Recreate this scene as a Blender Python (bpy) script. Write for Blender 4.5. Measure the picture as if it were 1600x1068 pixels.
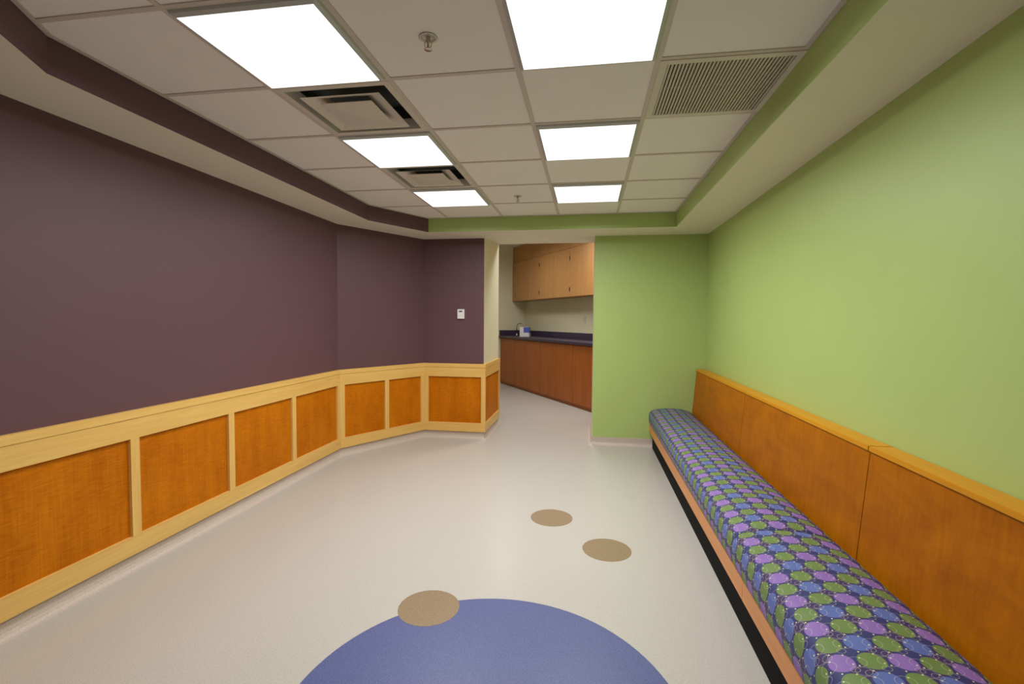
import bpy, bmesh, math
from mathutils import Vector, Matrix

# ------------------------------------------------------------------ clear, camera, world, exposure
for o in list(bpy.data.objects): bpy.data.objects.remove(o)
SC = bpy.context.scene
COL = SC.collection
CAM_Z = 1.437
cd = bpy.data.cameras.new('camera')
cd.sensor_width = 36.0; cd.lens = 753.9 / 1600 * 36.0; cd.clip_start = 0.05; cd.clip_end = 100
cam = bpy.data.objects.new('camera', cd); COL.objects.link(cam)
R_ = Vector((0.98770458, 0.15614709, 0.00759981)); U_ = Vector((-0.01445023, 0.04278333, 0.99897987)); F_ = Vector((-0.15566266, 0.98680681, -0.04451365))
cam.matrix_world = Matrix(((R_.x, U_.x, -F_.x, 0), (R_.y, U_.y, -F_.y, 0), (R_.z, U_.z, -F_.z, CAM_Z), (0, 0, 0, 1)))
SC.camera = cam
W = bpy.data.worlds.new('world'); SC.world = W; W.use_nodes = True
W.node_tree.nodes['Background'].inputs[0].default_value = (0.9, 0.95, 1, 1)
W.node_tree.nodes['Background'].inputs[1].default_value = 0.05
SC.view_settings.view_transform = 'Standard'; SC.view_settings.look = 'None'
SC.view_settings.gamma = 1.0; SC.view_settings.use_curve_mapping = False
SC.view_settings.exposure = 0.0
LENS = 1.25             # glow of the light panels' lenses
LAMP, ADDED_KITCHEN_LAMP, ENTRANCE_LAMP, ADDED_HALL_LAMP = 16.3, 20.0, 36.0, 1.2    # watts sent down through each lens
SPREAD = 168            # beam of the lensed panels, degrees

CEIL = CAM_Z + 1.121   # underside of the ceiling grid
SOF = CAM_Z + 0.974    # underside of the soffit

# ------------------------------------------------------------------ materials
def lin(r, g, b):
    f = lambda c: (c / 255 / 12.92) if c / 255 <= 0.04045 else ((c / 255 + 0.055) / 1.055) ** 2.4
    return (f(r), f(g), f(b), 1.0)
class NT:
    def __init__(s, name):
        s.m = bpy.data.materials.new(name); s.m.use_nodes = True
        s.t = s.m.node_tree; s.b = s.t.nodes['Principled BSDF']
    def n(s, t, **k):
        x = s.t.nodes.new(t)
        for a, v in k.items(): setattr(x, a, v)
        return x
    def put(s, v, inp):
        if hasattr(v, 'is_output'): s.t.links.new(v, inp)
        else: inp.default_value = v
    def math(s, op, a, b=None, c=None, clamp=False):
        x = s.n('ShaderNodeMath', operation=op); x.use_clamp = clamp
        s.put(a, x.inputs[0])
        if b is not None: s.put(b, x.inputs[1])
        if c is not None: s.put(c, x.inputs[2])
        return x.outputs[0]
    def mix(s, f, a, b, blend='MIX'):
        x = s.n('ShaderNodeMix', data_type='RGBA', blend_type=blend)
        s.put(f, x.inputs[0]); s.put(a, x.inputs[6]); s.put(b, x.inputs[7])
        return x.outputs[2]
    def coord(s, kind='Object', scale=(1, 1, 1), rot=(0, 0, 0)):
        c = s.n('ShaderNodeTexCoord'); m = s.n('ShaderNodeMapping')
        m.inputs['Scale'].default_value = scale; m.inputs['Rotation'].default_value = rot
        s.t.links.new(c.outputs[kind], m.inputs[0]); return m.outputs[0]
    def noise(s, vec, scale, detail=3, rough=0.5, dist=0.0):
        x = s.n('ShaderNodeTexNoise'); s.t.links.new(vec, x.inputs['Vector'])
        x.inputs['Scale'].default_value = scale; x.inputs['Detail'].default_value = detail
        x.inputs['Roughness'].default_value = rough; x.inputs['Distortion'].default_value = dist
        return x.outputs[0]
    def ramp(s, f, stops):
        x = s.n('ShaderNodeValToRGB'); s.put(f, x.inputs[0]); e = x.color_ramp.elements
        while len(e) < len(stops): e.new(0.5)
        for q, (p, c) in zip(e, stops): q.position = p; q.color = c
        return x.outputs[0]
    def bump(s, h, strength, dist=0.002):
        x = s.n('ShaderNodeBump'); x.inputs['Strength'].default_value = strength; x.inputs['Distance'].default_value = dist
        s.t.links.new(h, x.inputs['Height']); s.t.links.new(x.outputs[0], s.b.inputs['Normal'])
    def fin(s, col, rough=0.5, spec=0.5, coat=0.0):
        s.put(col, s.b.inputs['Base Color']); s.put(rough, s.b.inputs['Roughness'])
        s.b.inputs['Specular IOR Level'].default_value = spec
        if coat: s.b.inputs['Coat Weight'].default_value = coat; s.b.inputs['Coat Roughness'].default_value = 0.2
        return s.m
def paint(name, rgb, rough=0.55, spec=0.4):
    k = NT(name); v = k.coord()
    n = k.noise(v, 3.0, 3)
    c = lin(*rgb); d = tuple(x * 0.94 for x in c[:3]) + (1,)
    k.bump(k.noise(v, 350, 2), 0.06, 0.001)
    return k.fin(k.mix(n, c, d), rough, spec)
def flat(name, rgb, rough=0.5, metal=0.0, spec=0.5):
    k = NT(name); v = k.coord(); n = k.noise(v, 40, 2)
    c = lin(*rgb); d = tuple(x * 0.93 for x in c[:3]) + (1,)
    k.b.inputs['Metallic'].default_value = metal
    return k.fin(k.mix(n, c, d), rough, spec)
def emit(name, rgb, s):
    k = NT(name); c = lin(*rgb)
    k.b.inputs['Base Color'].default_value = c; k.b.inputs['Emission Color'].default_value = c
    k.b.inputs['Emission Strength'].default_value = s; return k.m
def wood(name, light, dark, scale=1.0, rough=0.4, amount=0.6, spec=0.4, kind='UV'):
    """straight grain, u runs along the grain"""
    k = NT(name)
    v = k.coord(kind, (2.0 * scale, 45 * scale, 1)); v2 = k.coord(kind, (1.2, 7, 1)); v3 = k.coord(kind, (8, 260, 1))
    n = k.noise(v, 1.0, 4, 0.6, 0.6); n2 = k.noise(v2, 1.0, 2); n3 = k.noise(v3, 1.0, 2)
    f = k.math('ADD', k.math('MULTIPLY', n, 0.55), k.math('ADD', k.math('MULTIPLY', n2, 0.25), k.math('MULTIPLY', n3, 0.2)))
    f = k.math('MULTIPLY_ADD', k.math('SUBTRACT', f, 0.5), 2.6 * amount, 0.5, clamp=True)
    k.bump(n3, 0.05, 0.0006)
    return k.fin(k.mix(f, lin(*light), lin(*dark)), rough, spec)
def figured(name, light, dark, rough=0.4, cross=1.0, fine=1.0, spec=0.4):
    """figured veneer, u across, v up: vertical streaks with horizontal ripple"""
    k = NT(name)
    a = k.noise(k.coord('UV', (120 * fine, 4, 1)), 1.0, 2); b = k.noise(k.coord('UV', (14, 150 * fine, 1)), 1.0, 3, 0.6, 0.8)
    c = k.noise(k.coord('UV', (9, 1.2, 1)), 1.0, 3); d = k.noise(k.coord('UV', (3, 3, 1)), 1.0, 2)
    f = k.math('ADD', k.math('MULTIPLY', a, 0.2), k.math('MULTIPLY', b, 0.36 * cross))
    f = k.math('ADD', f, k.math('ADD', k.math('MULTIPLY', c, 0.24), k.math('MULTIPLY', d, 0.2)))
    f = k.math('MULTIPLY_ADD', k.math('SUBTRACT', f, 0.32 + 0.18 * cross), 3.2, 0.5, clamp=True)
    return k.fin(k.mix(f, lin(*light), lin(*dark)), rough, spec)
def mottled(name, light, dark, rough=0.3, spec=0.5):
    k = NT(name)
    a = k.noise(k.coord('UV', (3, 7, 1)), 1.0, 4, 0.6, 0.5); b = k.noise(k.coord('UV', (12, 2.0, 1), (0, 0, 0.5)), 2.0, 4, 0.65, 1.0)
    c = k.noise(k.coord('UV', (60, 160, 1)), 1.0, 2)
    f = k.math('ADD', k.math('MULTIPLY', a, 0.45), k.math('ADD', k.math('MULTIPLY', b, 0.35), k.math('MULTIPLY', c, 0.2)))
    f = k.math('MULTIPLY_ADD', k.math('SUBTRACT', f, 0.5), 2.2, 0.5, clamp=True)
    return k.fin(k.mix(f, lin(*light), lin(*dark)), rough, spec)
def speckle(name, base, light, dark, rough=0.32, spec=0.5, gloss=0.0):
    k = NT(name); v = k.coord()
    n = k.noise(v, 330, 2, 0.7); n2 = k.noise(v, 210, 2, 0.7); n3 = k.noise(v, 1.3, 2)
    c = k.mix(k.math('MULTIPLY', k.math('SUBTRACT', n, 0.50, clamp=True), 6.0, clamp=True), lin(*base), lin(*light))
    c = k.mix(k.math('MULTIPLY', k.math('SUBTRACT', n2, 0.53, clamp=True), 6.0, clamp=True), c, lin(*dark))
    k.bump(n2, 0.04, 0.0006)
    r = k.math('MULTIPLY_ADD', n3, 0.1, rough - 0.05)
    return k.fin(c, r, spec, gloss)
def tile_mat():
    k = NT('ceiling_tile_white'); v = k.coord()
    n = k.noise(v, 300, 3, 0.7); n2 = k.noise(v, 2.5, 2)
    c = k.mix(n, lin(244, 242, 238), lin(232, 229, 223)); c = k.mix(k.math('MULTIPLY', n2, 0.25), c, lin(214, 208, 198))
    k.bump(n, 0.25, 0.001); return k.fin(c, 0.9, 0.1)
def fabric():
    """navy cloth with rows of purple, green and blue ovals, fine curled lines and dots (u across the seat, v along the bench, metres)"""
    k = NT('oval_print_fabric')
    PU, PV = 0.0833, 0.0792
    tc = k.n('ShaderNodeTexCoord'); sp = k.n('ShaderNodeSeparateXYZ'); k.t.links.new(tc.outputs['UV'], sp.inputs[0])
    u = k.math('DIVIDE', sp.outputs[0], PU); v = k.math('DIVIDE', sp.outputs[1], PV)
    iu = k.math('FLOOR', u); iv = k.math('FLOOR', v)
    a = k.math('MULTIPLY', k.math('SUBTRACT', k.math('FRACT', u), 0.5), PU); b = k.math('MULTIPLY', k.math('SUBTRACT', k.math('FRACT', v), 0.5), PV)
    def ell(x, y, rx, ry):
        return k.math('SQRT', k.math('ADD', k.math('POWER', k.math('ABSOLUTE', k.math('DIVIDE', x, rx)), 2.0), k.math('POWER', k.math('ABSOLUTE', k.math('DIVIDE', y, ry)), 2.0)))
    oval = k.math('LESS_THAN', ell(a, b, 0.0368, 0.0356), 1.0)
    colodd = k.math('FLOORED_MODULO', iu, 2.0)                   # 0: purple / green column, 1: green / blue column
    par = k.math('FLOORED_MODULO', k.math('ADD', iu, iv), 2.0)
    var = k.noise(k.coord('UV', (9, 9, 1)), 1.0, 2)
    pur = k.mix(var, lin(128, 96, 168), lin(142, 110, 182)); blu = k.mix(var, lin(80, 98, 162), lin(96, 114, 176)); grn = k.mix(var, lin(98, 122, 66), lin(112, 136, 76))
    cpar = k.math('FLOORED_MODULO', k.math('ADD', k.math('FLOOR', k.math('ADD', u, 0.5)), k.math('FLOOR', k.math('ADD', v, 0.5))), 2.0)   # every other gap carries the curls
    navy = k.mix(cpar, k.mix(var, lin(44, 50, 100), lin(54, 58, 112)), lin(58, 46, 94))
    oc = k.mix(par, k.mix(colodd, pur, blu), grn)
    c = k.mix(oval, navy, oc)
    line = None
    for (ou, ov, r) in ((0.5, 0.5, 0.017), (0.32, 0.62, 0.012), (0.72, 0.40, 0.010), (0.5, 0.02, 0.021)):
        x = k.math('MULTIPLY', k.math('SUBTRACT', k.math('FRACT', k.math('ADD', u, ou)), 0.5), PU)
        y = k.math('MULTIPLY', k.math('SUBTRACT', k.math('FRACT', k.math('ADD', v, ov)), 0.5), PV)
        d = ell(x, y, r * 1.25, r)
        ring = k.math('LESS_THAN', k.math('ABSOLUTE', k.math('SUBTRACT', d, 1.0)), 0.0006 / r)
        if ov in (0.5, 0.62): ring = k.math('MULTIPLY', ring, cpar)
        line = ring if line is None else k.math('MAXIMUM', line, ring)
    c = k.mix(k.math('MULTIPLY', line, 0.55), c, lin(196, 186, 176))
    dots = None
    for (ou, ov) in ((0.5, 0.22), (0.2, 0.5), (0.78, 0.62), (0.32, 0.82), (0.66, 0.12)):
        x = k.math('MULTIPLY', k.math('SUBTRACT', k.math('FRACT', k.math('ADD', u, ou)), 0.5), PU)
        y = k.math('MULTIPLY', k.math('SUBTRACT', k.math('FRACT', k.math('ADD', v, ov)), 0.5), PV)
        dt = k.math('LESS_THAN', ell(x, y, 0.0026, 0.0026), 1.0)
        dots = dt if dots is None else k.math('MAXIMUM', dots, dt)
    c = k.mix(k.math('MULTIPLY', dots, 0.9), c, lin(226, 222, 170))
    k.bump(k.noise(k.coord('UV', (900, 900, 1)), 1.0, 1), 0.08, 0.0005)
    return k.fin(c, 0.6, 0.35)

M = dict(
    purple=paint('purple_paint', (97, 67, 75), 0.5), green=paint('green_paint', (172, 194, 116), 0.45, 0.5), cream=paint('cream_paint', (220, 214, 184), 0.6),
    soffit=paint('soffit_paint', (232, 226, 208), 0.7), purple_f=None, tile=tile_mat(),
    bar=flat('grid_bar_white', (206, 196, 186), 0.5), floor=speckle('speckled_vinyl', (182, 177, 169), (205, 201, 195), (154, 147, 137), 0.30),
    cove=speckle('cove_vinyl', (196, 180, 168), (212, 198, 188), (168, 150, 138), 0.4),
    tan=speckle('tan_speckled_vinyl', (138, 116, 88), (160, 138, 108), (108, 88, 66), 0.4), blue=speckle('blue_speckled_vinyl', (78, 86, 134), (108, 118, 163), (60, 64, 107), 0.4),
    oak=wood('oak_trim', (236, 196, 116), (208, 160, 82), 1.0, 0.4, 0.8), anigre=figured('figured_panel', (212, 126, 12), (162, 82, 0), 0.55, spec=0.1),
    maple=mottled('honey_veneer', (190, 114, 0), (140, 72, 0), 0.45, 0.14), maple_cap=wood('honey_cap', (222, 156, 24), (192, 124, 10), 1.0, 0.35, 0.7, 0.2),
    rail=wood('bench_rail_wood', (222, 152, 82), (194, 120, 54), 1.0, 0.35, 0.7), black=flat('black_rubber', (7, 7, 8), 0.7, 0.0, 0.1), dark=flat('dark_void', (92, 98, 100), 0.8),
    white=flat('white_plastic', (226, 226, 222), 0.4), metal=flat('white_enamel', (214, 208, 196), 0.4), chrome=flat('chrome', (190, 186, 178), 0.25, 1.0),
    frame=flat('lamp_frame_enamel', (190, 192, 190), 0.4), lens=emit('lamp_lens', (255, 255, 254), LENS),
    slat=flat('grille_enamel', (196, 188, 172), 0.45), cherry=wood('cherry_door', (184, 104, 38), (144, 70, 14), 0.5, 0.4, 0.8), upper=wood('maple_door', (196, 146, 92), (172, 120, 66), 0.4, 0.4, 0.7),
    counter=speckle('purple_laminate', (54, 40, 66), (74, 58, 88), (38, 28, 46), 0.35), lcd=flat('lcd_dark', (40, 50, 62), 0.2), carton_blue=flat('carton_blue', (84, 92, 196), 0.5), steel=flat('hinge_steel', (96, 86, 74), 0.4, 0.8), fabric=fabric(), plenum=flat('plenum_grey', (120, 118, 112), 0.9))

# ------------------------------------------------------------------ mesh helpers
def mesh_obj(name, bm, mats, parent=None, smooth=False):
    bmesh.ops.recalc_face_normals(bm, faces=bm.faces)
    me = bpy.data.meshes.new(name); bm.to_mesh(me); bm.free()
    for m in (mats if isinstance(mats, (list, tuple)) else [mats]): me.materials.append(m)
    if smooth:
        for p in me.polygons: p.use_smooth = True
    o = bpy.data.objects.new(name, me); COL.objects.link(o)
    if parent is not None: o.parent = parent
    return o
def set_uv(bm, d=(1, 0), upright=False):
    """u along the horizontal direction d (or up when upright), v across"""
    uv = bm.loops.layers.uv.verify(); px, py = -d[1], d[0]
    for f in bm.faces:
        for l in f.loops:
            c = l.vert.co; s = c.x * d[0] + c.y * d[1]; t = c.z + (c.x * px + c.y * py)
            l[uv].uv = (t, s) if upright else (s, t)
def prism(name, plan, z0, z1, mats, parent=None, d=(1, 0), upright=False, side_mats=None, top_z=None, bevel=0.0):
    bm = bmesh.new(); n = len(plan)
    lo = [bm.verts.new((x, y, z0)) for x, y in plan]
    hi = [bm.verts.new((x, y, z1)) for x, y in plan]
    bm.faces.new(lo[::-1]); bm.faces.new(hi)
    for i in range(n):
        f = bm.faces.new((lo[i], lo[(i + 1) % n], hi[(i + 1) % n], hi[i]))
        if side_mats: f.material_index = side_mats[i]
    if bevel: bmesh.ops.bevel(bm, geom=list(bm.edges), offset=bevel, segments=1, affect='EDGES')
    set_uv(bm, d, upright)
    return mesh_obj(name, bm, mats, parent)
def box(name, a, b, mats, parent=None, d=(1, 0), upright=False, bevel=0.0):
    return prism(name, [(a[0], a[1]), (b[0], a[1]), (b[0], b[1]), (a[0], b[1])], a[2], b[2], mats, parent, d, upright, bevel=bevel)
def offset(poly, t):
    """shift a polyline to its right by t with mitred corners"""
    out = []
    P = [Vector(p) for p in poly]
    nr = []
    for a, b in zip(P, P[1:]):
        q = (b - a).normalized(); nr.append(Vector((q.y, -q.x)))
    for i, p in enumerate(P):
        if i == 0: out.append(p + nr[0] * t)
        elif i == len(P) - 1: out.append(p + nr[-1] * t)
        else:
            m = nr[i - 1] + nr[i]; out.append(p + m * (t * 2 / m.length_squared) if m.length > 1e-6 else p)
    return [tuple(o) for o in out]
def strip(name, poly, i, t0, t1, z0, z1, mats, parent=None):
    """mitred length of moulding on segment i of the wall line"""
    A, B = offset(poly, t0), offset(poly, t1)
    d = (Vector(poly[i + 1]) - Vector(poly[i])).normalized()
    return prism(name, [A[i], A[i + 1], B[i + 1], B[i]], z0, z1, mats, parent, (d.x, d.y))
def on_seg(name, poly, i, s0, s1, t0, t1, z0, z1, mats, parent=None, upright=False):
    a, b = Vector(poly[i]), Vector(poly[i + 1]); d = (b - a).normalized(); n = Vector((d.y, -d.x))
    q = lambda s, t: tuple(a + d * s + n * t)
    return prism(name, [q(s0, t0), q(s1, t0), q(s1, t1), q(s0, t1)], z0, z1, mats, parent, (d.x, d.y), upright)
def sweep(name, poly, prof, mats, parent=None):
    bm = bmesh.new(); rings = []
    for t, z in prof: rings.append([bm.verts.new((x, y, z)) for x, y in offset(poly, t)])
    m = len(prof)
    for j in range(m):
        for i in range(len(poly) - 1): bm.faces.new((rings[j][i], rings[j][i + 1], rings[(j + 1) % m][i + 1], rings[(j + 1) % m][i]))
    bm.faces.new([r[0] for r in rings]); bm.faces.new([r[-1] for r in rings][::-1])
    return mesh_obj(name, bm, mats, parent)
def tag(o, label=None, cat=None, group=None, kind=None):
    if label: o['label'] = label
    if cat: o['category'] = cat
    if group: o['group'] = group
    if kind: o['kind'] = kind
    return o
def thing(name, loc, label, cat, group=None, rz=0.0):
    o = bpy.data.objects.new(name, None); COL.objects.link(o); o.location = loc; o.rotation_euler = (0, 0, rz); o.empty_display_size = 0.1
    return tag(o, label, cat, group)
def struct(o, label=None): return tag(o, label, kind='structure')
def clip(poly, clipper):
    """convex clip, clipper counter-clockwise"""
    out = list(poly)
    for (ax, ay), (bx, by) in zip(clipper, clipper[1:] + clipper[:1]):
        inp, out = out, []
        side = lambda p: (bx - ax) * (p[1] - ay) - (by - ay) * (p[0] - ax)
        for p, q in zip(inp, inp[1:] + inp[:1]):
            sp, sq = side(p), side(q)
            if sp >= 0: out.append(p)
            if (sp > 0 > sq) or (sp < 0 < sq):
                t = sp / (sp - sq); out.append((p[0] + t * (q[0] - p[0]), p[1] + t * (q[1] - p[1])))
        if not out: return []
    return out

# ------------------------------------------------------------------ plan
XL, XR, YB, YP = -2.560, 1.300, 5.660, 6.600      # left wall, right wall, back wall, far end of the passage
JL, JR = -1.235, 0.062                            # passage jambs
YF = 0.53                                         # front wall plane, the camera stands in its opening
WL = [(-2.005, YF), (XL, 1.53), (XL, 4.652), (-1.985, YB), (JL, YB), (JL, YP)]   # left side, interior on the right hand
HX0, HX1, HY = -3.4, 2.6, -2.0                    # hall behind the camera
KC = Vector((-1.466, 11.18)); KE = Vector((0.538, -0.843)).normalized(); KN = Vector((-KE.y, KE.x))     # kitchenette corner, along wall, into wall
KH = 3.10

# floor with its inlays
fl = struct(box('floor', (-5.6, HY - 0.1, -0.1), (3.4, 12.2, 0.0), M['floor']))
def disc(x, y, r, z, mat, label):
    bm = bmesh.new(); n = 96
    lo = [bm.verts.new((r * math.cos(2 * math.pi * i / n), r * math.sin(2 * math.pi * i / n), -0.002)) for i in range(n)]
    hi = [bm.verts.new((v.co.x, v.co.y, z)) for v in lo]
    bm.faces.new(hi); bm.faces.new(lo[::-1])
    for i in range(n): bm.faces.new((lo[i], lo[(i + 1) % n], hi[(i + 1) % n], hi[i]))
    o = mesh_obj('inlay_disc', bm, mat, fl); o.location = (x, y, 0); o['label'] = label
disc(-0.358, 1.651, 0.747, 0.0006, M['blue'], 'large blue speckled disc inlaid in the floor')
disc(-0.768, 2.262, 0.152, 0.0010, M['tan'], 'tan disc overlapping the edge of the blue disc')
disc(0.135, 3.038, 0.152, 0.0010, M['tan'], 'tan disc on the floor beside the bench')
disc(-0.245, 3.473, 0.152, 0.0010, M['tan'], 'tan disc on the floor farthest from the blue disc')

# walls
T = -0.12
TOP = 2.75
def wall_seg(name, poly, i, mat, h=TOP):
    A, B = offset(poly, 0), offset(poly, T)
    return struct(prism(name, [A[i], A[i + 1], B[i + 1], B[i]], 0, h, mat))
w_near = wall_seg('wall_near_left', WL, 0, M['purple'])
w_left = wall_seg('wall_left', WL, 1, M['purple'])
w_far = wall_seg('wall_far_left', WL, 2, M['purple'])
w_bl = struct(prism('wall_back_left', [WL[3], WL[4], WL[5], (-2.105, YP), offset(WL, T)[3]], 0, 3.2, [M['purple'], M['cream']], side_mats=[0, 1, 1, 1, 1]))
w_br = struct(prism('wall_back_right', [(JR, YB), (XR, YB), (XR + 0.3, YB), (XR + 0.3, YP), (JR, YP)], 0, 3.2, [M['green'], M['cream']], side_mats=[0, 0, 0, 1, 1]))
w_r = struct(box('wall_right', (XR, YF, 0), (XR + 0.12, YB, TOP), M['green']))
# header over the passage with a slightly rising underside
bm = bmesh.new()
vs = [bm.verts.new(c) for c in ((JL, YB, SOF), (JR, YB, SOF), (JR, YP, SOF + 0.075), (JL, YP, SOF + 0.075), (JL, YB, 3.2), (JR, YB, 3.2), (JR, YP, 3.2), (JL, YP, 3.2))]
for f in ((0, 1, 2, 3), (4, 5, 6, 7), (0, 1, 5, 4), (1, 2, 6, 5), (2, 3, 7, 6), (3, 0, 4, 7)): bm.faces.new([vs[i] for i in f])
struct(mesh_obj('wall_passage_header', bm, M['soffit']))
# hall behind the camera: plain cream shell
struct(box('wall_front_left', (HX0, YF - 0.14, 0), (-1.75, YF, TOP), M['cream']))
struct(box('wall_front_right', (1.22, YF - 0.14, 0), (HX1, YF, TOP), M['cream']))
struct(box('wall_hall_left', (HX0 - 0.12, HY, 0), (HX0, YF, TOP), M['cream']))
struct(box('wall_hall_right', (HX1, HY, 0), (HX1 + 0.12, YF, TOP), M['cream']))
struct(box('wall_hall_back', (HX0, HY - 0.12, 0), (HX1, HY, TOP), M['cream']))
# kitchenette walls
def kw(s, t): p = KC + KE * s - KN * t; return (p.x, p.y)
q = kw(0, 0); W_END = 5.43
struct(prism('wall_kitchen_back', [kw(-0.15, 0), kw(W_END + 0.4, 0), kw(W_END + 0.4, -0.12), kw(-0.15, -0.12)], 0, KH, M['cream']))
struct(prism('wall_kitchen_left', [kw(0, 0), kw(0, 4.0), kw(-0.12, 4.0), kw(-0.12, 0)], 0, KH, M['cream']))
e4 = kw(0, 4.0)
struct(box('wall_kitchen_side', (e4[0] - 0.12, YP - 0.1, 0), (e4[0], e4[1] + 0.1, KH), M['cream']))
struct(box('wall_kitchen_front', (e4[0], YP - 0.1, 0), (-2.105, YP, KH), M['cream']))

# baseboards: integral vinyl cove
COVE = [(0.0, 0.092), (0.006, 0.092), (0.006, 0.045), (0.009, 0.028), (0.017, 0.013), (0.03, 0.004), (0.045, 0.0005), (0.045, -0.002), (0.0, -0.002)]
struct(sweep('baseboard_left', WL, COVE, M['cove']))
struct(sweep('baseboard_back', [(JR, YP), (JR, YB), (XR, YB)], COVE, M['cove']))
# wainscot -------------------------------------------------------------------------------
Z_BR0, Z_BR1, Z_TR0, Z_LINE, Z_CAP = 0.090, 0.195, 0.753, 0.866, 0.912
TP, TR_, TC = 0.008, 0.026, 0.030
def wainscot(i, parent, marks, ends=(0.052, 0.052)):
    """marks: stile centres along segment i"""
    L = (Vector(WL[i + 1]) - Vector(WL[i])).length
    strip('cap_rail', WL, i, 0, TC, Z_LINE + 0.0015, Z_CAP, M['oak'], parent)
    strip('top_rail', WL, i, 0, TR_, Z_TR0, Z_LINE, M['oak'], parent)
    strip('bottom_rail', WL, i, 0, TR_, Z_BR0, Z_BR1, M['oak'], parent)
    def lim(k, end):                                # mitre offset at the ends
        p = Vector(offset(WL, TR_)[k]) - Vector(WL[i]); d = (Vector(WL[i + 1]) - Vector(WL[i])).normalized(); return p.dot(d)
    s0, s1 = lim(i, 0), lim(i + 1, 1)
    edges = [(min(0, s0) if i == 0 else s0, s0 + ends[0])] + [(m - 0.0275, m + 0.0275) for m in marks] + [(s1 - ends[1], s1)]
    A0, B0 = Vector(WL[i]), Vector(WL[i + 1]); dd = (B0 - A0).normalized(); nn = Vector((dd.y, -dd.x))
    for k, (a, b) in enumerate(edges):
        a0 = 0.0 if k == 0 else a; b0 = L if k == len(edges) - 1 else b      # mitre at the wall corners
        pl = [tuple(A0 + dd * u + nn * w) for u, w in ((a0, 0), (b0, 0), (b, TR_), (a, TR_))]
        prism('stile', pl, Z_BR1, Z_TR0, M['oak'], parent, (dd.x, dd.y), True)
    for (a, b), (c, d) in zip(edges, edges[1:]):
        on_seg('panel', WL, i, b, c, 0, TP, Z_BR1, Z_TR0, M['anigre'], parent)
wainscot(0, w_near, [0.572])
wainscot(1, w_left, [2.347 - 1.53, 3.098 - 1.53, 3.850 - 1.53])
wainscot(2, w_far, [0.595])
wainscot(3, w_bl, [])
wainscot(4, w_bl, [], (0.03, 0.05))

# ------------------------------------------------------------------ ceiling
TRAY = [(-1.775, 0.971), (-2.158, 1.662), (-2.158, 4.521), (-1.775, 5.212), (0.880, 5.205), (0.880, 0.971)]
ROOM = [(-2.005, YF), (XL, 1.53), (XL, 4.652), (-1.985, YB), (XR, YB), (XR, YF)]
ceil = struct(box('ceiling', (HX0 - 0.12, HY - 0.12, 2.75), (HX1 + 0.12, YB + 0.2, 2.85), M['plenum']))
struct(box('ceiling_hall', (HX0, HY, SOF + 0.05), (HX1, YF, SOF + 0.10), M['soffit']))
struct(box('ceiling_kitchen', (-5.6, YP - 0.1, KH), (3.2, 12.2, KH + 0.1), M['soffit']))
for i in range(6):
    j = (i + 1) % 6
    prism('soffit', [ROOM[i], ROOM[j], TRAY[j], TRAY[i]], SOF, 2.75, M['soffit'], ceil)
    ip = offset([TRAY[i - 1], TRAY[i], TRAY[j], TRAY[(j + 1) % 6]], 0.004)
    o = prism('fascia', [TRAY[i], TRAY[j], ip[2], ip[1]], SOF, CEIL, M['purple'] if i < 3 else M['green'], ceil)
    o['label'] = 'purple painted fascia strip' if i < 3 else 'green painted fascia strip'
    ip1 = offset([TRAY[i - 1], TRAY[i], TRAY[j], TRAY[(j + 1) % 6]], 0.0045); ip2 = offset([TRAY[i - 1], TRAY[i], TRAY[j], TRAY[(j + 1) % 6]], 0.024)
    prism('wall_angle', [ip1[1], ip1[2], ip2[2], ip2[1]], CEIL + 0.0005, CEIL + 0.004, M['bar'], ceil)
GT = 0.61; GX0, GY0 = -2.158, 1.581
TRAY_CCW = TRAY[::-1]
cells = {}
LAMPS = [(1, 0), (1, 2), (1, 4), (3, 0), (3, 2), (3, 4)]; VENTS = [(1, 1), (1, 3)]; GRILLE = (4, 1)
full = None
for c in range(5):
    for r in range(-1, 6):
        if (c, r) in LAMPS or (c, r) in VENTS or (c, r) == GRILLE: continue
        x0, y0 = GX0 + c * GT, GY0 + r * GT; g = 0.005
        pl = clip([(x0 + g, y0 + g), (x0 + GT - g, y0 + g), (x0 + GT - g, y0 + GT - g), (x0 + g, y0 + GT - g)], TRAY_CCW)
        if len(pl) < 3: continue
        if abs(pl[0][0] - x0 - g) < 1e-6 and len(pl) == 4 and c not in (0, 4) and r != 5:
            if full is None: full = prism('tile', [(g, g), (GT - g, g), (GT - g, GT - g), (g, GT - g)], 0.005, 0.02, M['tile'], ceil); o = full
            else: o = full.copy(); COL.objects.link(o)
            o.location = (x0, y0, CEIL)
        else: prism('tile', pl, CEIL + 0.005, CEIL + 0.02, M['tile'], ceil)
def bar(a, b, z=0.0):
    pl = clip([(a[0], a[1]), (b[0], a[1]), (b[0], b[1]), (a[0], b[1])], TRAY_CCW)
    if len(pl) > 2: prism('grid_bar', pl, CEIL + z, CEIL + 0.006, M['bar'], ceil)
for c in range(1, 5): bar((GX0 + c * GT - 0.012, 0.9), (GX0 + c * GT + 0.012, 5.3))
for r in range(0, 6):
    for c in range(5): bar((GX0 + c * GT + 0.012, GY0 + r * GT - 0.012), (GX0 + (c + 1) * GT - 0.012, GY0 + r * GT + 0.012), 0.0006)

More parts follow.
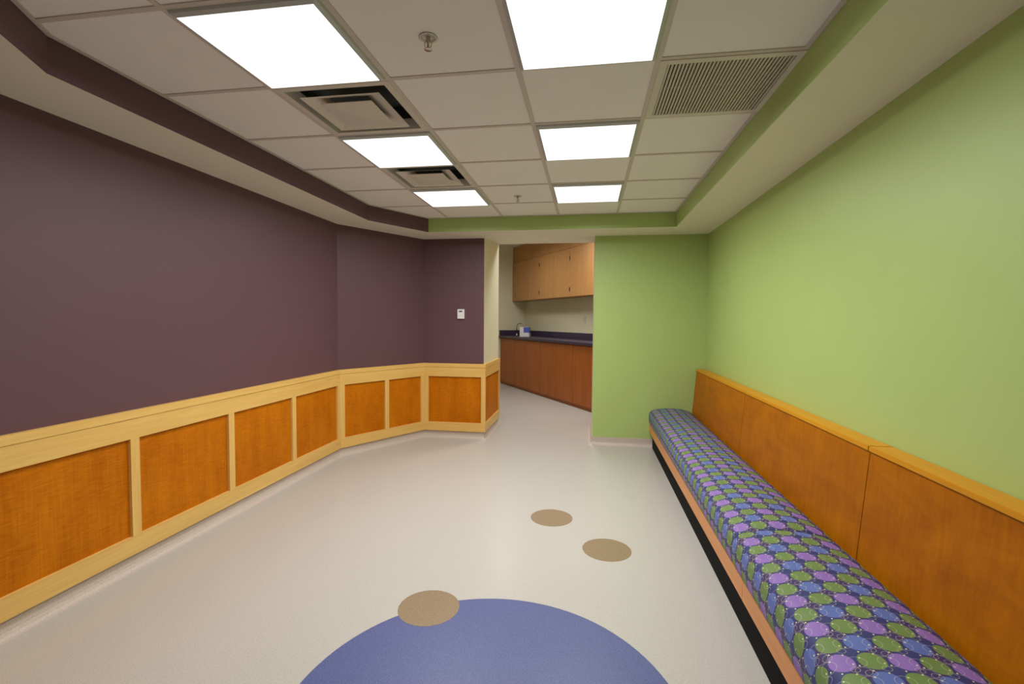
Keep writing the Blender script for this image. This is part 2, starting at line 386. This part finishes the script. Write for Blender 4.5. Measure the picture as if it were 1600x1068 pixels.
# light panels -----------------------------------------------------------------------------
def ring(bm, a, za, b, zb, mi=0):
    va = [bm.verts.new((sx * a, sy * a, za)) for sx, sy in ((-1, -1), (1, -1), (1, 1), (-1, 1))]
    vb = [bm.verts.new((sx * b, sy * b, zb)) for sx, sy in ((-1, -1), (1, -1), (1, 1), (-1, 1))]
    for i in range(4): f = bm.faces.new((va[i], va[(i + 1) % 4], vb[(i + 1) % 4], vb[i])); f.material_index = mi
def cellc(c, r): return (GX0 + (c + 0.5) * GT, GY0 + (r + 0.5) * GT)
def light(x, y, z, label, group, power):
    t = thing('ceiling_light', (x, y, z), label, 'ceiling light', group)
    bm = bmesh.new(); h = GT / 2 - 0.012
    ring(bm, h, 0.03, h, -0.001); ring(bm, h, -0.001, h - 0.004, -0.010); ring(bm, h - 0.004, -0.010, 0.274, -0.018); ring(bm, 0.274, -0.018, 0.274, -0.012); ring(bm, 0.274, -0.012, 0.274, 0.03); ring(bm, 0.274, 0.03, h, 0.03)
    bmesh.ops.remove_doubles(bm, verts=bm.verts, dist=1e-5)
    mesh_obj('frame', bm, M['frame'], t)
    box('diffuser', (-0.2735, -0.2735, -0.0165), (0.2735, 0.2735, -0.012), M['lens'], t)
    ld = bpy.data.lights.new('lamp_beam', 'AREA'); ld.shape = 'SQUARE'; ld.size = 0.54; ld.energy = power; ld.spread = math.radians(SPREAD); ld.color = (1.0, 1.0, 0.99)
    lo = bpy.data.objects.new('lamp_beam', ld); COL.objects.link(lo); lo.parent = t; lo.location = (0, 0, -0.0195)
    box('housing', (-0.2735, -0.2735, -0.010), (0.2735, 0.2735, 0.03), M['frame'], t)
    return t
where = {(1, 0): 'square lit ceiling panel before the vents, on the purple wall side', (1, 2): 'square lit ceiling panel between the two square air vents', (1, 4): 'square lit ceiling panel past the second vent, by the purple corner',
         (3, 0): 'square lit ceiling panel beside the slatted return grille', (3, 2): 'square lit ceiling panel, middle one of the row on the green wall side', (3, 4): 'square lit ceiling panel nearest the passage on the green wall side'}
for c, r in LAMPS:
    x, y = cellc(c, r); light(x, y, CEIL, where[(c, r)], 'square ceiling lights of the room', LAMP)
light(-1.7, 8.6, KH - 0.031, 'added unseen square light over the middle of the kitchenette floor', 'other ceiling lights', ADDED_KITCHEN_LAMP)  # added panel, out of view, to brighten the kitchenette cabinets
light(-0.15, 7.25, KH - 0.031, 'square ceiling light over the kitchenette entrance', 'other ceiling lights', ENTRANCE_LAMP)
light(-0.4, -0.7, SOF + 0.019, 'added unseen square light in the front hall', 'other ceiling lights', ADDED_HALL_LAMP)  # added panel, unseen behind the camera, dim fill for the near end

# square air vents ------------------------------------------------------------------------
def vent(x, y, label):
    t = thing('ceiling_vent', (x, y, CEIL), label, 'air vent', 'square ceiling air vents')
    h = GT / 2 - 0.012
    def shell(name, lip, top, zt, zl, mat, th=0.004, outer=None):
        bm = bmesh.new()
        if outer: ring(bm, outer, 0.003, outer, -0.001); ring(bm, outer, -0.001, lip, zl)
        ring(bm, lip, zl, top, zt); 
        if outer: ring(bm, top, zt, top + th, zt); ring(bm, top + th, zt, lip + th, zl + th); ring(bm, lip + th, zl + th, outer, 0.003)
        else: ring(bm, top, zt, top - th, zt); ring(bm, top - th, zt, lip - th * 1.5, zl + 0.001); ring(bm, lip - th * 1.5, zl + 0.001, lip, zl)
        bmesh.ops.remove_doubles(bm, verts=bm.verts, dist=1e-5)
        return mesh_obj(name, bm, mat, t)
    shell('face_plate', 0.262, 0.252, 0.055, -0.002, M['metal'], outer=h)
    shell('cone', 0.212, 0.110, 0.028, -0.010, M['metal'])
    bm = bmesh.new(); ring(bm, 0.140, -0.014, 0.140, -0.011); ring(bm, 0.140, -0.011, 0.050, 0.012); ring(bm, 0.140, -0.014, 0.004, -0.026)
    vs = [v for v in bm.verts if abs(v.co.z + 0.026) < 1e-6]; bm.faces.new(vs[:4])
    vs = [v for v in bm.verts if abs(v.co.z - 0.012) < 1e-6]; bm.faces.new(vs[:4])
    bmesh.ops.remove_doubles(bm, verts=bm.verts, dist=1e-5); mesh_obj('centre_plate', bm, M['metal'], t)
    bm = bmesh.new(); ring(bm, 0.29, 0.006, 0.29, 0.14)
    vs = [v for v in bm.verts if v.co.z > 0.1]; bm.faces.new(vs); mesh_obj('duct_box', bm, M['dark'], t)
for (c, r), lb in zip(VENTS, ('square louvred air vent with dark slots, between first and second light panel', 'square louvred air vent nearer the passage, followed by the last light panel')):
    x, y = cellc(c, r); vent(x, y, lb)
# return grille
x, y = cellc(*GRILLE)
t = thing('return_grille', (x, y, CEIL), 'square return air grille of thin parallel slats beside the green fascia', 'air grille')
h = GT / 2 - 0.010; hi = 0.262
bm = bmesh.new(); ring(bm, h, 0.004, h, -0.003); ring(bm, h, -0.003, hi, -0.003); ring(bm, hi, -0.003, hi, 0.03); ring(bm, hi, 0.03, h, 0.004)
bmesh.ops.remove_doubles(bm, verts=bm.verts, dist=1e-5); mesh_obj('frame', bm, M['metal'], t)
NS = 33; pitch = 2 * hi / NS; sl = None
for i in range(NS):
    if sl is None:
        bm = bmesh.new(); vv = []
        for yy in (-hi, hi): vv.append([bm.verts.new((a, yy, b)) for a, b in ((-0.0062, -0.002), (0.0044, -0.002), (0.0056, 0.001), (0.0016, 0.014), (-0.0002, 0.014))])
        for k in range(5): bm.faces.new((vv[0][k], vv[0][(k + 1) % 5], vv[1][(k + 1) % 5], vv[1][k]))
        bm.faces.new(vv[0]); bm.faces.new(vv[1][::-1]); sl = mesh_obj('slat', bm, M['slat'], t); o = sl
    else: o = sl.copy(); COL.objects.link(o)
    o.location = (-hi + (i + 0.5) * pitch, 0, 0)
box('backing', (-hi, -hi, 0.05), (hi, hi, 0.055), M['dark'], t)
box('crossbar', (-hi, -0.004, 0.018), (hi, 0.004, 0.03), M['slat'], t)

# sprinkler heads
def lathe(name, prof, mat, parent, n=24, smooth=True):
    bm = bmesh.new(); rs = []
    for r, z in prof: rs.append([bm.verts.new((r * math.cos(2 * math.pi * i / n), r * math.sin(2 * math.pi * i / n), z)) for i in range(n)])
    for a, b in zip(rs, rs[1:]):
        for i in range(n): bm.faces.new((a[i], a[(i + 1) % n], b[(i + 1) % n], b[i]))
    bm.faces.new(rs[0]); bm.faces.new(rs[-1][::-1])
    bmesh.ops.remove_doubles(bm, verts=bm.verts, dist=1e-6)
    return mesh_obj(name, bm, mat, parent, smooth)
def sprinkler(x, y, label):
    t = thing('sprinkler_head', (x, y, CEIL + 0.005), label, 'sprinkler', 'ceiling sprinkler heads')
    lathe('escutcheon', [(0.036, 0.0), (0.038, -0.004), (0.033, -0.006), (0.027, -0.004), (0.026, 0.010), (0.006, 0.010)], M['metal'], t)
    lathe('stem', [(0.009, 0.01), (0.009, -0.014), (0.005, -0.018), (0.004, -0.040)], M['chrome'], t, 12)
    for s in (-1, 1):
        bm = bmesh.new(); pts = [(0.007, -0.014), (0.013, -0.022), (0.012, -0.034), (0.003, -0.046)]
        for (a, za), (b, zb) in zip(pts, pts[1:]):
            vs = [bm.verts.new(v) for v in ((s * a, -0.0015, za), (s * (a + 0.003), -0.0015, za), (s * (b + 0.003), -0.0015, zb), (s * b, -0.0015, zb), (s * a, 0.0015, za), (s * (a + 0.003), 0.0015, za), (s * (b + 0.003), 0.0015, zb), (s * b, 0.0015, zb))]
            for f in ((0, 1, 2, 3), (4, 5, 6, 7), (0, 1, 5, 4), (1, 2, 6, 5), (2, 3, 7, 6), (3, 0, 4, 7)): bm.faces.new([vs[k] for k in f])
        mesh_obj('frame_arm', bm, M['chrome'], t)
    lathe('deflector', [(0.004, -0.044), (0.014, -0.047), (0.016, -0.049), (0.014, -0.050), (0.003, -0.050)], M['chrome'], t, 16)
sprinkler(-0.648, 1.900, 'small chrome sprinkler head in the tile between the first light panels')
sprinkler(-0.648, 4.380, 'small chrome sprinkler head in the tile between the last light panels')

# ------------------------------------------------------------------ bench
Y_END = 0.60
bench = thing('upholstered_bench', (0.98, (YB + Y_END) / 2, 0), 'long built-in bench with oval print seat and honey wood back along green wall', 'bench')
def under(o):                                      # keep world placement under the bench
    o.location = (-0.98, -(YB + Y_END) / 2, 0); o.parent = bench; return o
def benchprism(name, plan_xz, y0, y1, mat, d=(0, 1), bev=0.0, uvmode=None):
    bm = bmesh.new()
    a = [bm.verts.new((x, y0, z)) for x, z in plan_xz]; b = [bm.verts.new((x, y1, z)) for x, z in plan_xz]; n = len(a)
    bm.faces.new(a); bm.faces.new(b[::-1])
    for i in range(n): bm.faces.new((a[i], a[(i + 1) % n], b[(i + 1) % n], b[i]))
    if bev: bmesh.ops.bevel(bm, geom=list(bm.edges), offset=bev, segments=2, affect='EDGES')
    uv = bm.loops.layers.uv.verify()
    for f in bm.faces:
        for l in f.loops: c = l.vert.co; l[uv].uv = (c.y, c.z + c.x)
    return under(mesh_obj(name, bm, mat))
BJ = [Y_END, 2.272, 3.945, YB - 0.004]             # joints of the back panels, caps and rail
CJ = [Y_END, 2.415, 4.290, YB - 0.010]             # joints of the cushions
G = 0.0022
for y0, y1 in zip(BJ, BJ[1:]):
    benchprism('back_panel', [(1.158, 0.27), (1.208, 0.884), (1.228, 0.884), (1.180, 0.27)], y0 + G, y1 - G, M['maple'], bev=0.0006)
    benchprism('back_cap', [(1.200, 0.887), (1.298, 0.887), (1.298, 0.909), (1.200, 0.909)], y0 + G, y1 - G, M['maple_cap'], bev=0.002)
    benchprism('seat_rail', [(0.706, 0.178), (0.730, 0.178), (0.730, 0.272), (0.706, 0.272)], y0 + G / 2, y1 - G / 2, M['rail'], bev=0.001)
benchprism('toe_kick', [(0.738, 0.001), (0.752, 0.001), (0.752, 0.20), (0.738, 0.20)], Y_END + 0.02, YB - 0.05, M['black'])
benchprism('seat_deck', [(0.730, 0.252), (1.180, 0.252), (1.180, 0.2695), (0.730, 0.270)], Y_END, YB - 0.004, M['rail'])
benchprism('end_panel', [(0.745, 0.001), (1.296, 0.001), (1.296, 0.886), (1.205, 0.886), (1.165, 0.27), (0.745, 0.25)], Y_END - 0.02, Y_END - 0.001, M['maple'])
# cushions: crowned section, pulled in at the joints
def spline(P, n=6):
    out = []
    for i in range(len(P) - 1):
        p0, p1, p2, p3 = (Vector(P[max(i - 1, 0)]), Vector(P[i]), Vector(P[i + 1]), Vector(P[min(i + 2, len(P) - 1)]))
        for k in range(n):
            t = k / n
            out.append(0.5 * ((2 * p1) + (-p0 + p2) * t + (2 * p0 - 5 * p1 + 4 * p2 - p3) * t * t + (-p0 + 3 * p1 - 3 * p2 + p3) * t ** 3))
    out.append(Vector(P[-1])); return out
SEC = spline([(0.712, 0.274), (0.700, 0.285), (0.694, 0.335), (0.697, 0.385), (0.712, 0.418), (0.748, 0.440), (0.84, 0.458), (0.95, 0.464), (1.05, 0.456), (1.12, 0.437), (1.153, 0.414), (1.163, 0.385)], 4)
arc = [0.0]
for a, b in zip(SEC, SEC[1:]): arc.append(arc[-1] + (b - a).length)
k745 = min(range(len(SEC)), key=lambda i: abs(SEC[i].x - 0.745) + (0 if SEC[i].y > 0.4 else 9))
U0 = arc[k745] - 0.0833 * 4.5                      # the column of purple ovals sits on x = 0.745
for y0, y1 in zip(CJ, CJ[1:]):
    bm = bmesh.new(); uv = bm.loops.layers.uv.verify()
    L = y1 - y0; st = [0, 0.004, 0.012, 0.025, 0.05, 0.10]; mid = [0.10 + (L - 0.2) * i / 24 for i in range(1, 24)]
    ys = st + mid + [L - s for s in st[::-1]]
    def pull(s):
        e = min(s, L - s); return 0.011 * max(0, 1 - e / 0.05) ** 2 if e < 0.05 else 0.0
    rows = []
    for s in ys:
        p = pull(s); wv = 0.0025 * math.sin(s * 7.0) + 0.0015 * math.sin(s * 17 + 1)
        rows.append([bm.verts.new((c.x + (p * 0.35 if c.x < 0.72 else 0), y0 + s, max(0.274, c.y - p * min(1, max(0, (c.y - 0.30) / 0.12)) + wv * max(0, (c.y - 0.43) / 0.034)))) for c in SEC] +
                    [bm.verts.new((1.163, y0 + s, 0.274))])
    m = len(rows[0])
    for i in range(len(rows) - 1):
        for j in range(m - 1):
            f = bm.faces.new((rows[i][j], rows[i + 1][j], rows[i + 1][j + 1], rows[i][j + 1])); f.smooth = True
            for l, (jj, yy) in zip(f.loops, ((j, ys[i]), (j, ys[i + 1]), (j + 1, ys[i + 1]), (j + 1, ys[i]))):
                aa = arc[jj] if jj < len(arc) else arc[-1] + 0.12
                l[uv].uv = (aa - U0, y0 + yy - 1.747 - 0.0396 + 0.0792 * 40)
        f = bm.faces.new((rows[i][0], rows[i][m - 1], rows[i + 1][m - 1], rows[i + 1][0]))
    for r in (rows[0], rows[-1]):
        f = bm.faces.new(r)
        for l in f.loops: l[uv].uv = (l.vert.co.x, l.vert.co.z)
    o = mesh_obj('seat_cushion', bm, M['fabric'])
    under(o)

# ------------------------------------------------------------------ thermostat
t = thing('thermostat', (-1.515, YB, CAM_Z + 0.073), 'small white thermostat on the purple back wall beside the passage', 'thermostat')
box('body', (-0.043, -0.026, -0.058), (0.043, 0.0, 0.058), M['white'], t, bevel=0.004)
box('screen', (-0.022, -0.0275, 0.024), (0.020, -0.0255, 0.038), M['lcd'], t)
for k in range(2): box('button', (-0.026 + 0.03 * k, -0.0272, -0.022), (-0.006 + 0.03 * k, -0.0255, -0.014), M['metal'], t)

# ------------------------------------------------------------------ kitchenette
RZ = math.atan2(KE.y, KE.x)
def kunit(name, s, label, cat, group=None, z=0.0):
    p = KC + KE * s; return thing(name, (p.x, p.y, z), label, cat, group, RZ)
CT0, CT1 = 1.050, 1.094
bl = ['cherry wood base cabinet in the far corner of the kitchenette', 'cherry wood base cabinet second from the kitchenette corner', 'cherry wood base cabinet third from the kitchenette corner', 'cherry wood base cabinet fourth from the kitchenette corner']
BW = 1.205
for i in range(4):
    s0 = 0.235 + i * BW; w = BW if i < 3 else 1.04
    lo = -0.225 if i == 0 else 0.0
    t = kunit('base_cabinet', s0, bl[i], 'cabinet', 'cherry base cabinets under the kitchenette worktop')
    box('body', (lo + 0.003, -0.60, 0.05), (w - 0.003, -0.004, CT0 - 0.001), M['cherry'], t, upright=True)
    box('plinth', (lo + 0.003, -0.585, 0.001), (w - 0.003, -0.10, 0.05), M['cherry'], t)
    for k in range(2):
        a = k * w / 2
        box('door', (a + 0.006, -0.622, 0.06), (a + w / 2 - 0.006, -0.6005, CT0 - 0.02), M['cherry'], t, upright=True, bevel=0.003)
    if lo: box('filler', (lo + 0.003, -0.615, 0.06), (0.0, -0.6005, CT0 - 0.02), M['cherry'], t, upright=True)
t = kunit('worktop', 0, 'dark purple laminate worktop with low upstand in the kitchenette', 'worktop')
box('slab', (0.012, -0.655, CT0), (4.90, -0.004, CT1), M['counter'], t, bevel=0.003)
box('upstand', (0.030, -0.024, CT1 + 0.0005), (4.90, -0.004, CT1 + 0.12), M['counter'], t)
box('side_upstand', (0.010, -0.64, CT1 + 0.0005), (0.029, -0.004, CT1 + 0.12), M['counter'], t)
UB, UT = CAM_Z + 0.435, CAM_Z + 1.32
ul = ['pale maple wall cabinet next to the kitchenette corner', 'pale maple wall cabinet second from the kitchenette corner', 'pale maple wall cabinet third from the kitchenette corner']
UW = 1.22
for i in range(3):
    s0 = 0.165 + i * UW; lo = -0.150 if i == 0 else 0.0
    t = kunit('wall_cabinet', s0, ul[i], 'cabinet', 'maple wall cabinets above the kitchenette worktop', UB)
    H = UT - UB
    box('body', (lo + 0.002, -0.31, 0), (UW - 0.002, -0.004, H), M['upper'], t, upright=True)
    for k in range(2):
        a = k * UW / 2
        d = box('door', (a + 0.004, -0.330, 0.004), (a + UW / 2 - 0.004, -0.311, H - 0.02), M['upper'], t, upright=True, bevel=0.002)
        hx = a + (0.004 if k == 0 else UW / 2 - 0.012)
        for hz in (0.10, 0.66): box('hinge', (hx, -0.336, hz), (hx + 0.008, -0.3305, hz + 0.075), M['steel'], d)
    if lo: box('filler', (lo + 0.002, -0.325, 0.004), (0.0, -0.311, H - 0.02), M['upper'], t, upright=True)
    box('bulkhead', (lo + 0.002, -0.315, H + 0.001), (UW - 0.002, -0.004, KH - UB - 0.002), M['upper'], t, upright=True)
# carton on the worktop
p = KC + KE * 0.80 - KN * 0.36
t = thing('carton', (p.x, p.y, CT1 + 0.001), 'small white and blue carton standing on the purple worktop', 'box', None, RZ + 0.9); t.scale = (0.85, 0.85, 0.85)
bm = bmesh.new()
pr = [(-0.10, 0), (0.10, 0), (0.10, 0.05), (-0.02, 0.24), (-0.10, 0.24)]
a = [bm.verts.new((-0.12, y_, z_)) for y_, z_ in pr]; b = [bm.verts.new((0.12, y_, z_)) for y_, z_ in pr]
bm.faces.new(a); bm.faces.new(b[::-1])
for i in range(5): bm.faces.new((a[i], a[(i + 1) % 5], b[(i + 1) % 5], b[i]))
mesh_obj('carton_body', bm, M['white'], t)
box('blue_label', (0.121, -0.09, 0.08), (0.123, 0.02, 0.235), M['carton_blue'], t)
box('blue_label', (-0.02, -0.102, 0.10), (0.119, -0.1005, 0.235), M['carton_blue'], t)
# tap at the corner end of the worktop
p = KC + KE * 0.22 - KN * 0.30
t = thing('kitchen_tap', (p.x, p.y, CT1 + 0.001), 'chrome swan-neck tap at the corner end of the worktop', 'tap', None, RZ + 0.6)
lathe('base', [(0.026, 0.0), (0.026, 0.012), (0.016, 0.03), (0.013, 0.06)], M['chrome'], t, 16)
bm = bmesh.new(); path = [Vector((0, 0, 0.05)), Vector((0, 0, 0.20))] + [Vector((0.08 - 0.08 * math.cos(q_), 0, 0.20 + 0.08 * math.sin(q_))) for q_ in [math.pi * i / 10 for i in range(1, 11)]] + [Vector((0.16, 0, 0.165))]
rg = []
for i, c in enumerate(path):
    d = (path[min(i + 1, len(path) - 1)] - path[max(i - 1, 0)]).normalized(); s_ = Vector((0, 1, 0)); u_ = d.cross(s_)
    rg.append([bm.verts.new(c + (s_ * math.cos(2 * math.pi * k / 10) + u_ * math.sin(2 * math.pi * k / 10)) * 0.010) for k in range(10)])
for a, b in zip(rg, rg[1:]):
    for k in range(10): bm.faces.new((a[k], a[(k + 1) % 10], b[(k + 1) % 10], b[k]))
bm.faces.new(rg[0]); bm.faces.new(rg[-1][::-1]); mesh_obj('spout', bm, M['chrome'], t, True)
box('lever', (-0.008, -0.07, 0.045), (0.008, 0.0, 0.055), M['chrome'], t, bevel=0.002)
# socket plate on the splashback
p = KC + KE * 2.60
t = thing('wall_socket', (p.x, p.y, 1.47), 'pale socket plate on the wall under the maple cabinets', 'socket', None, RZ)
box('plate', (-0.038, -0.008, -0.058), (0.038, 0.0, 0.058), M['metal'], t, bevel=0.002)
for z_ in (-0.03, 0.006): box('outlet', (-0.016, -0.0095, z_), (0.016, -0.0078, z_ + 0.024), M['slat'], t)
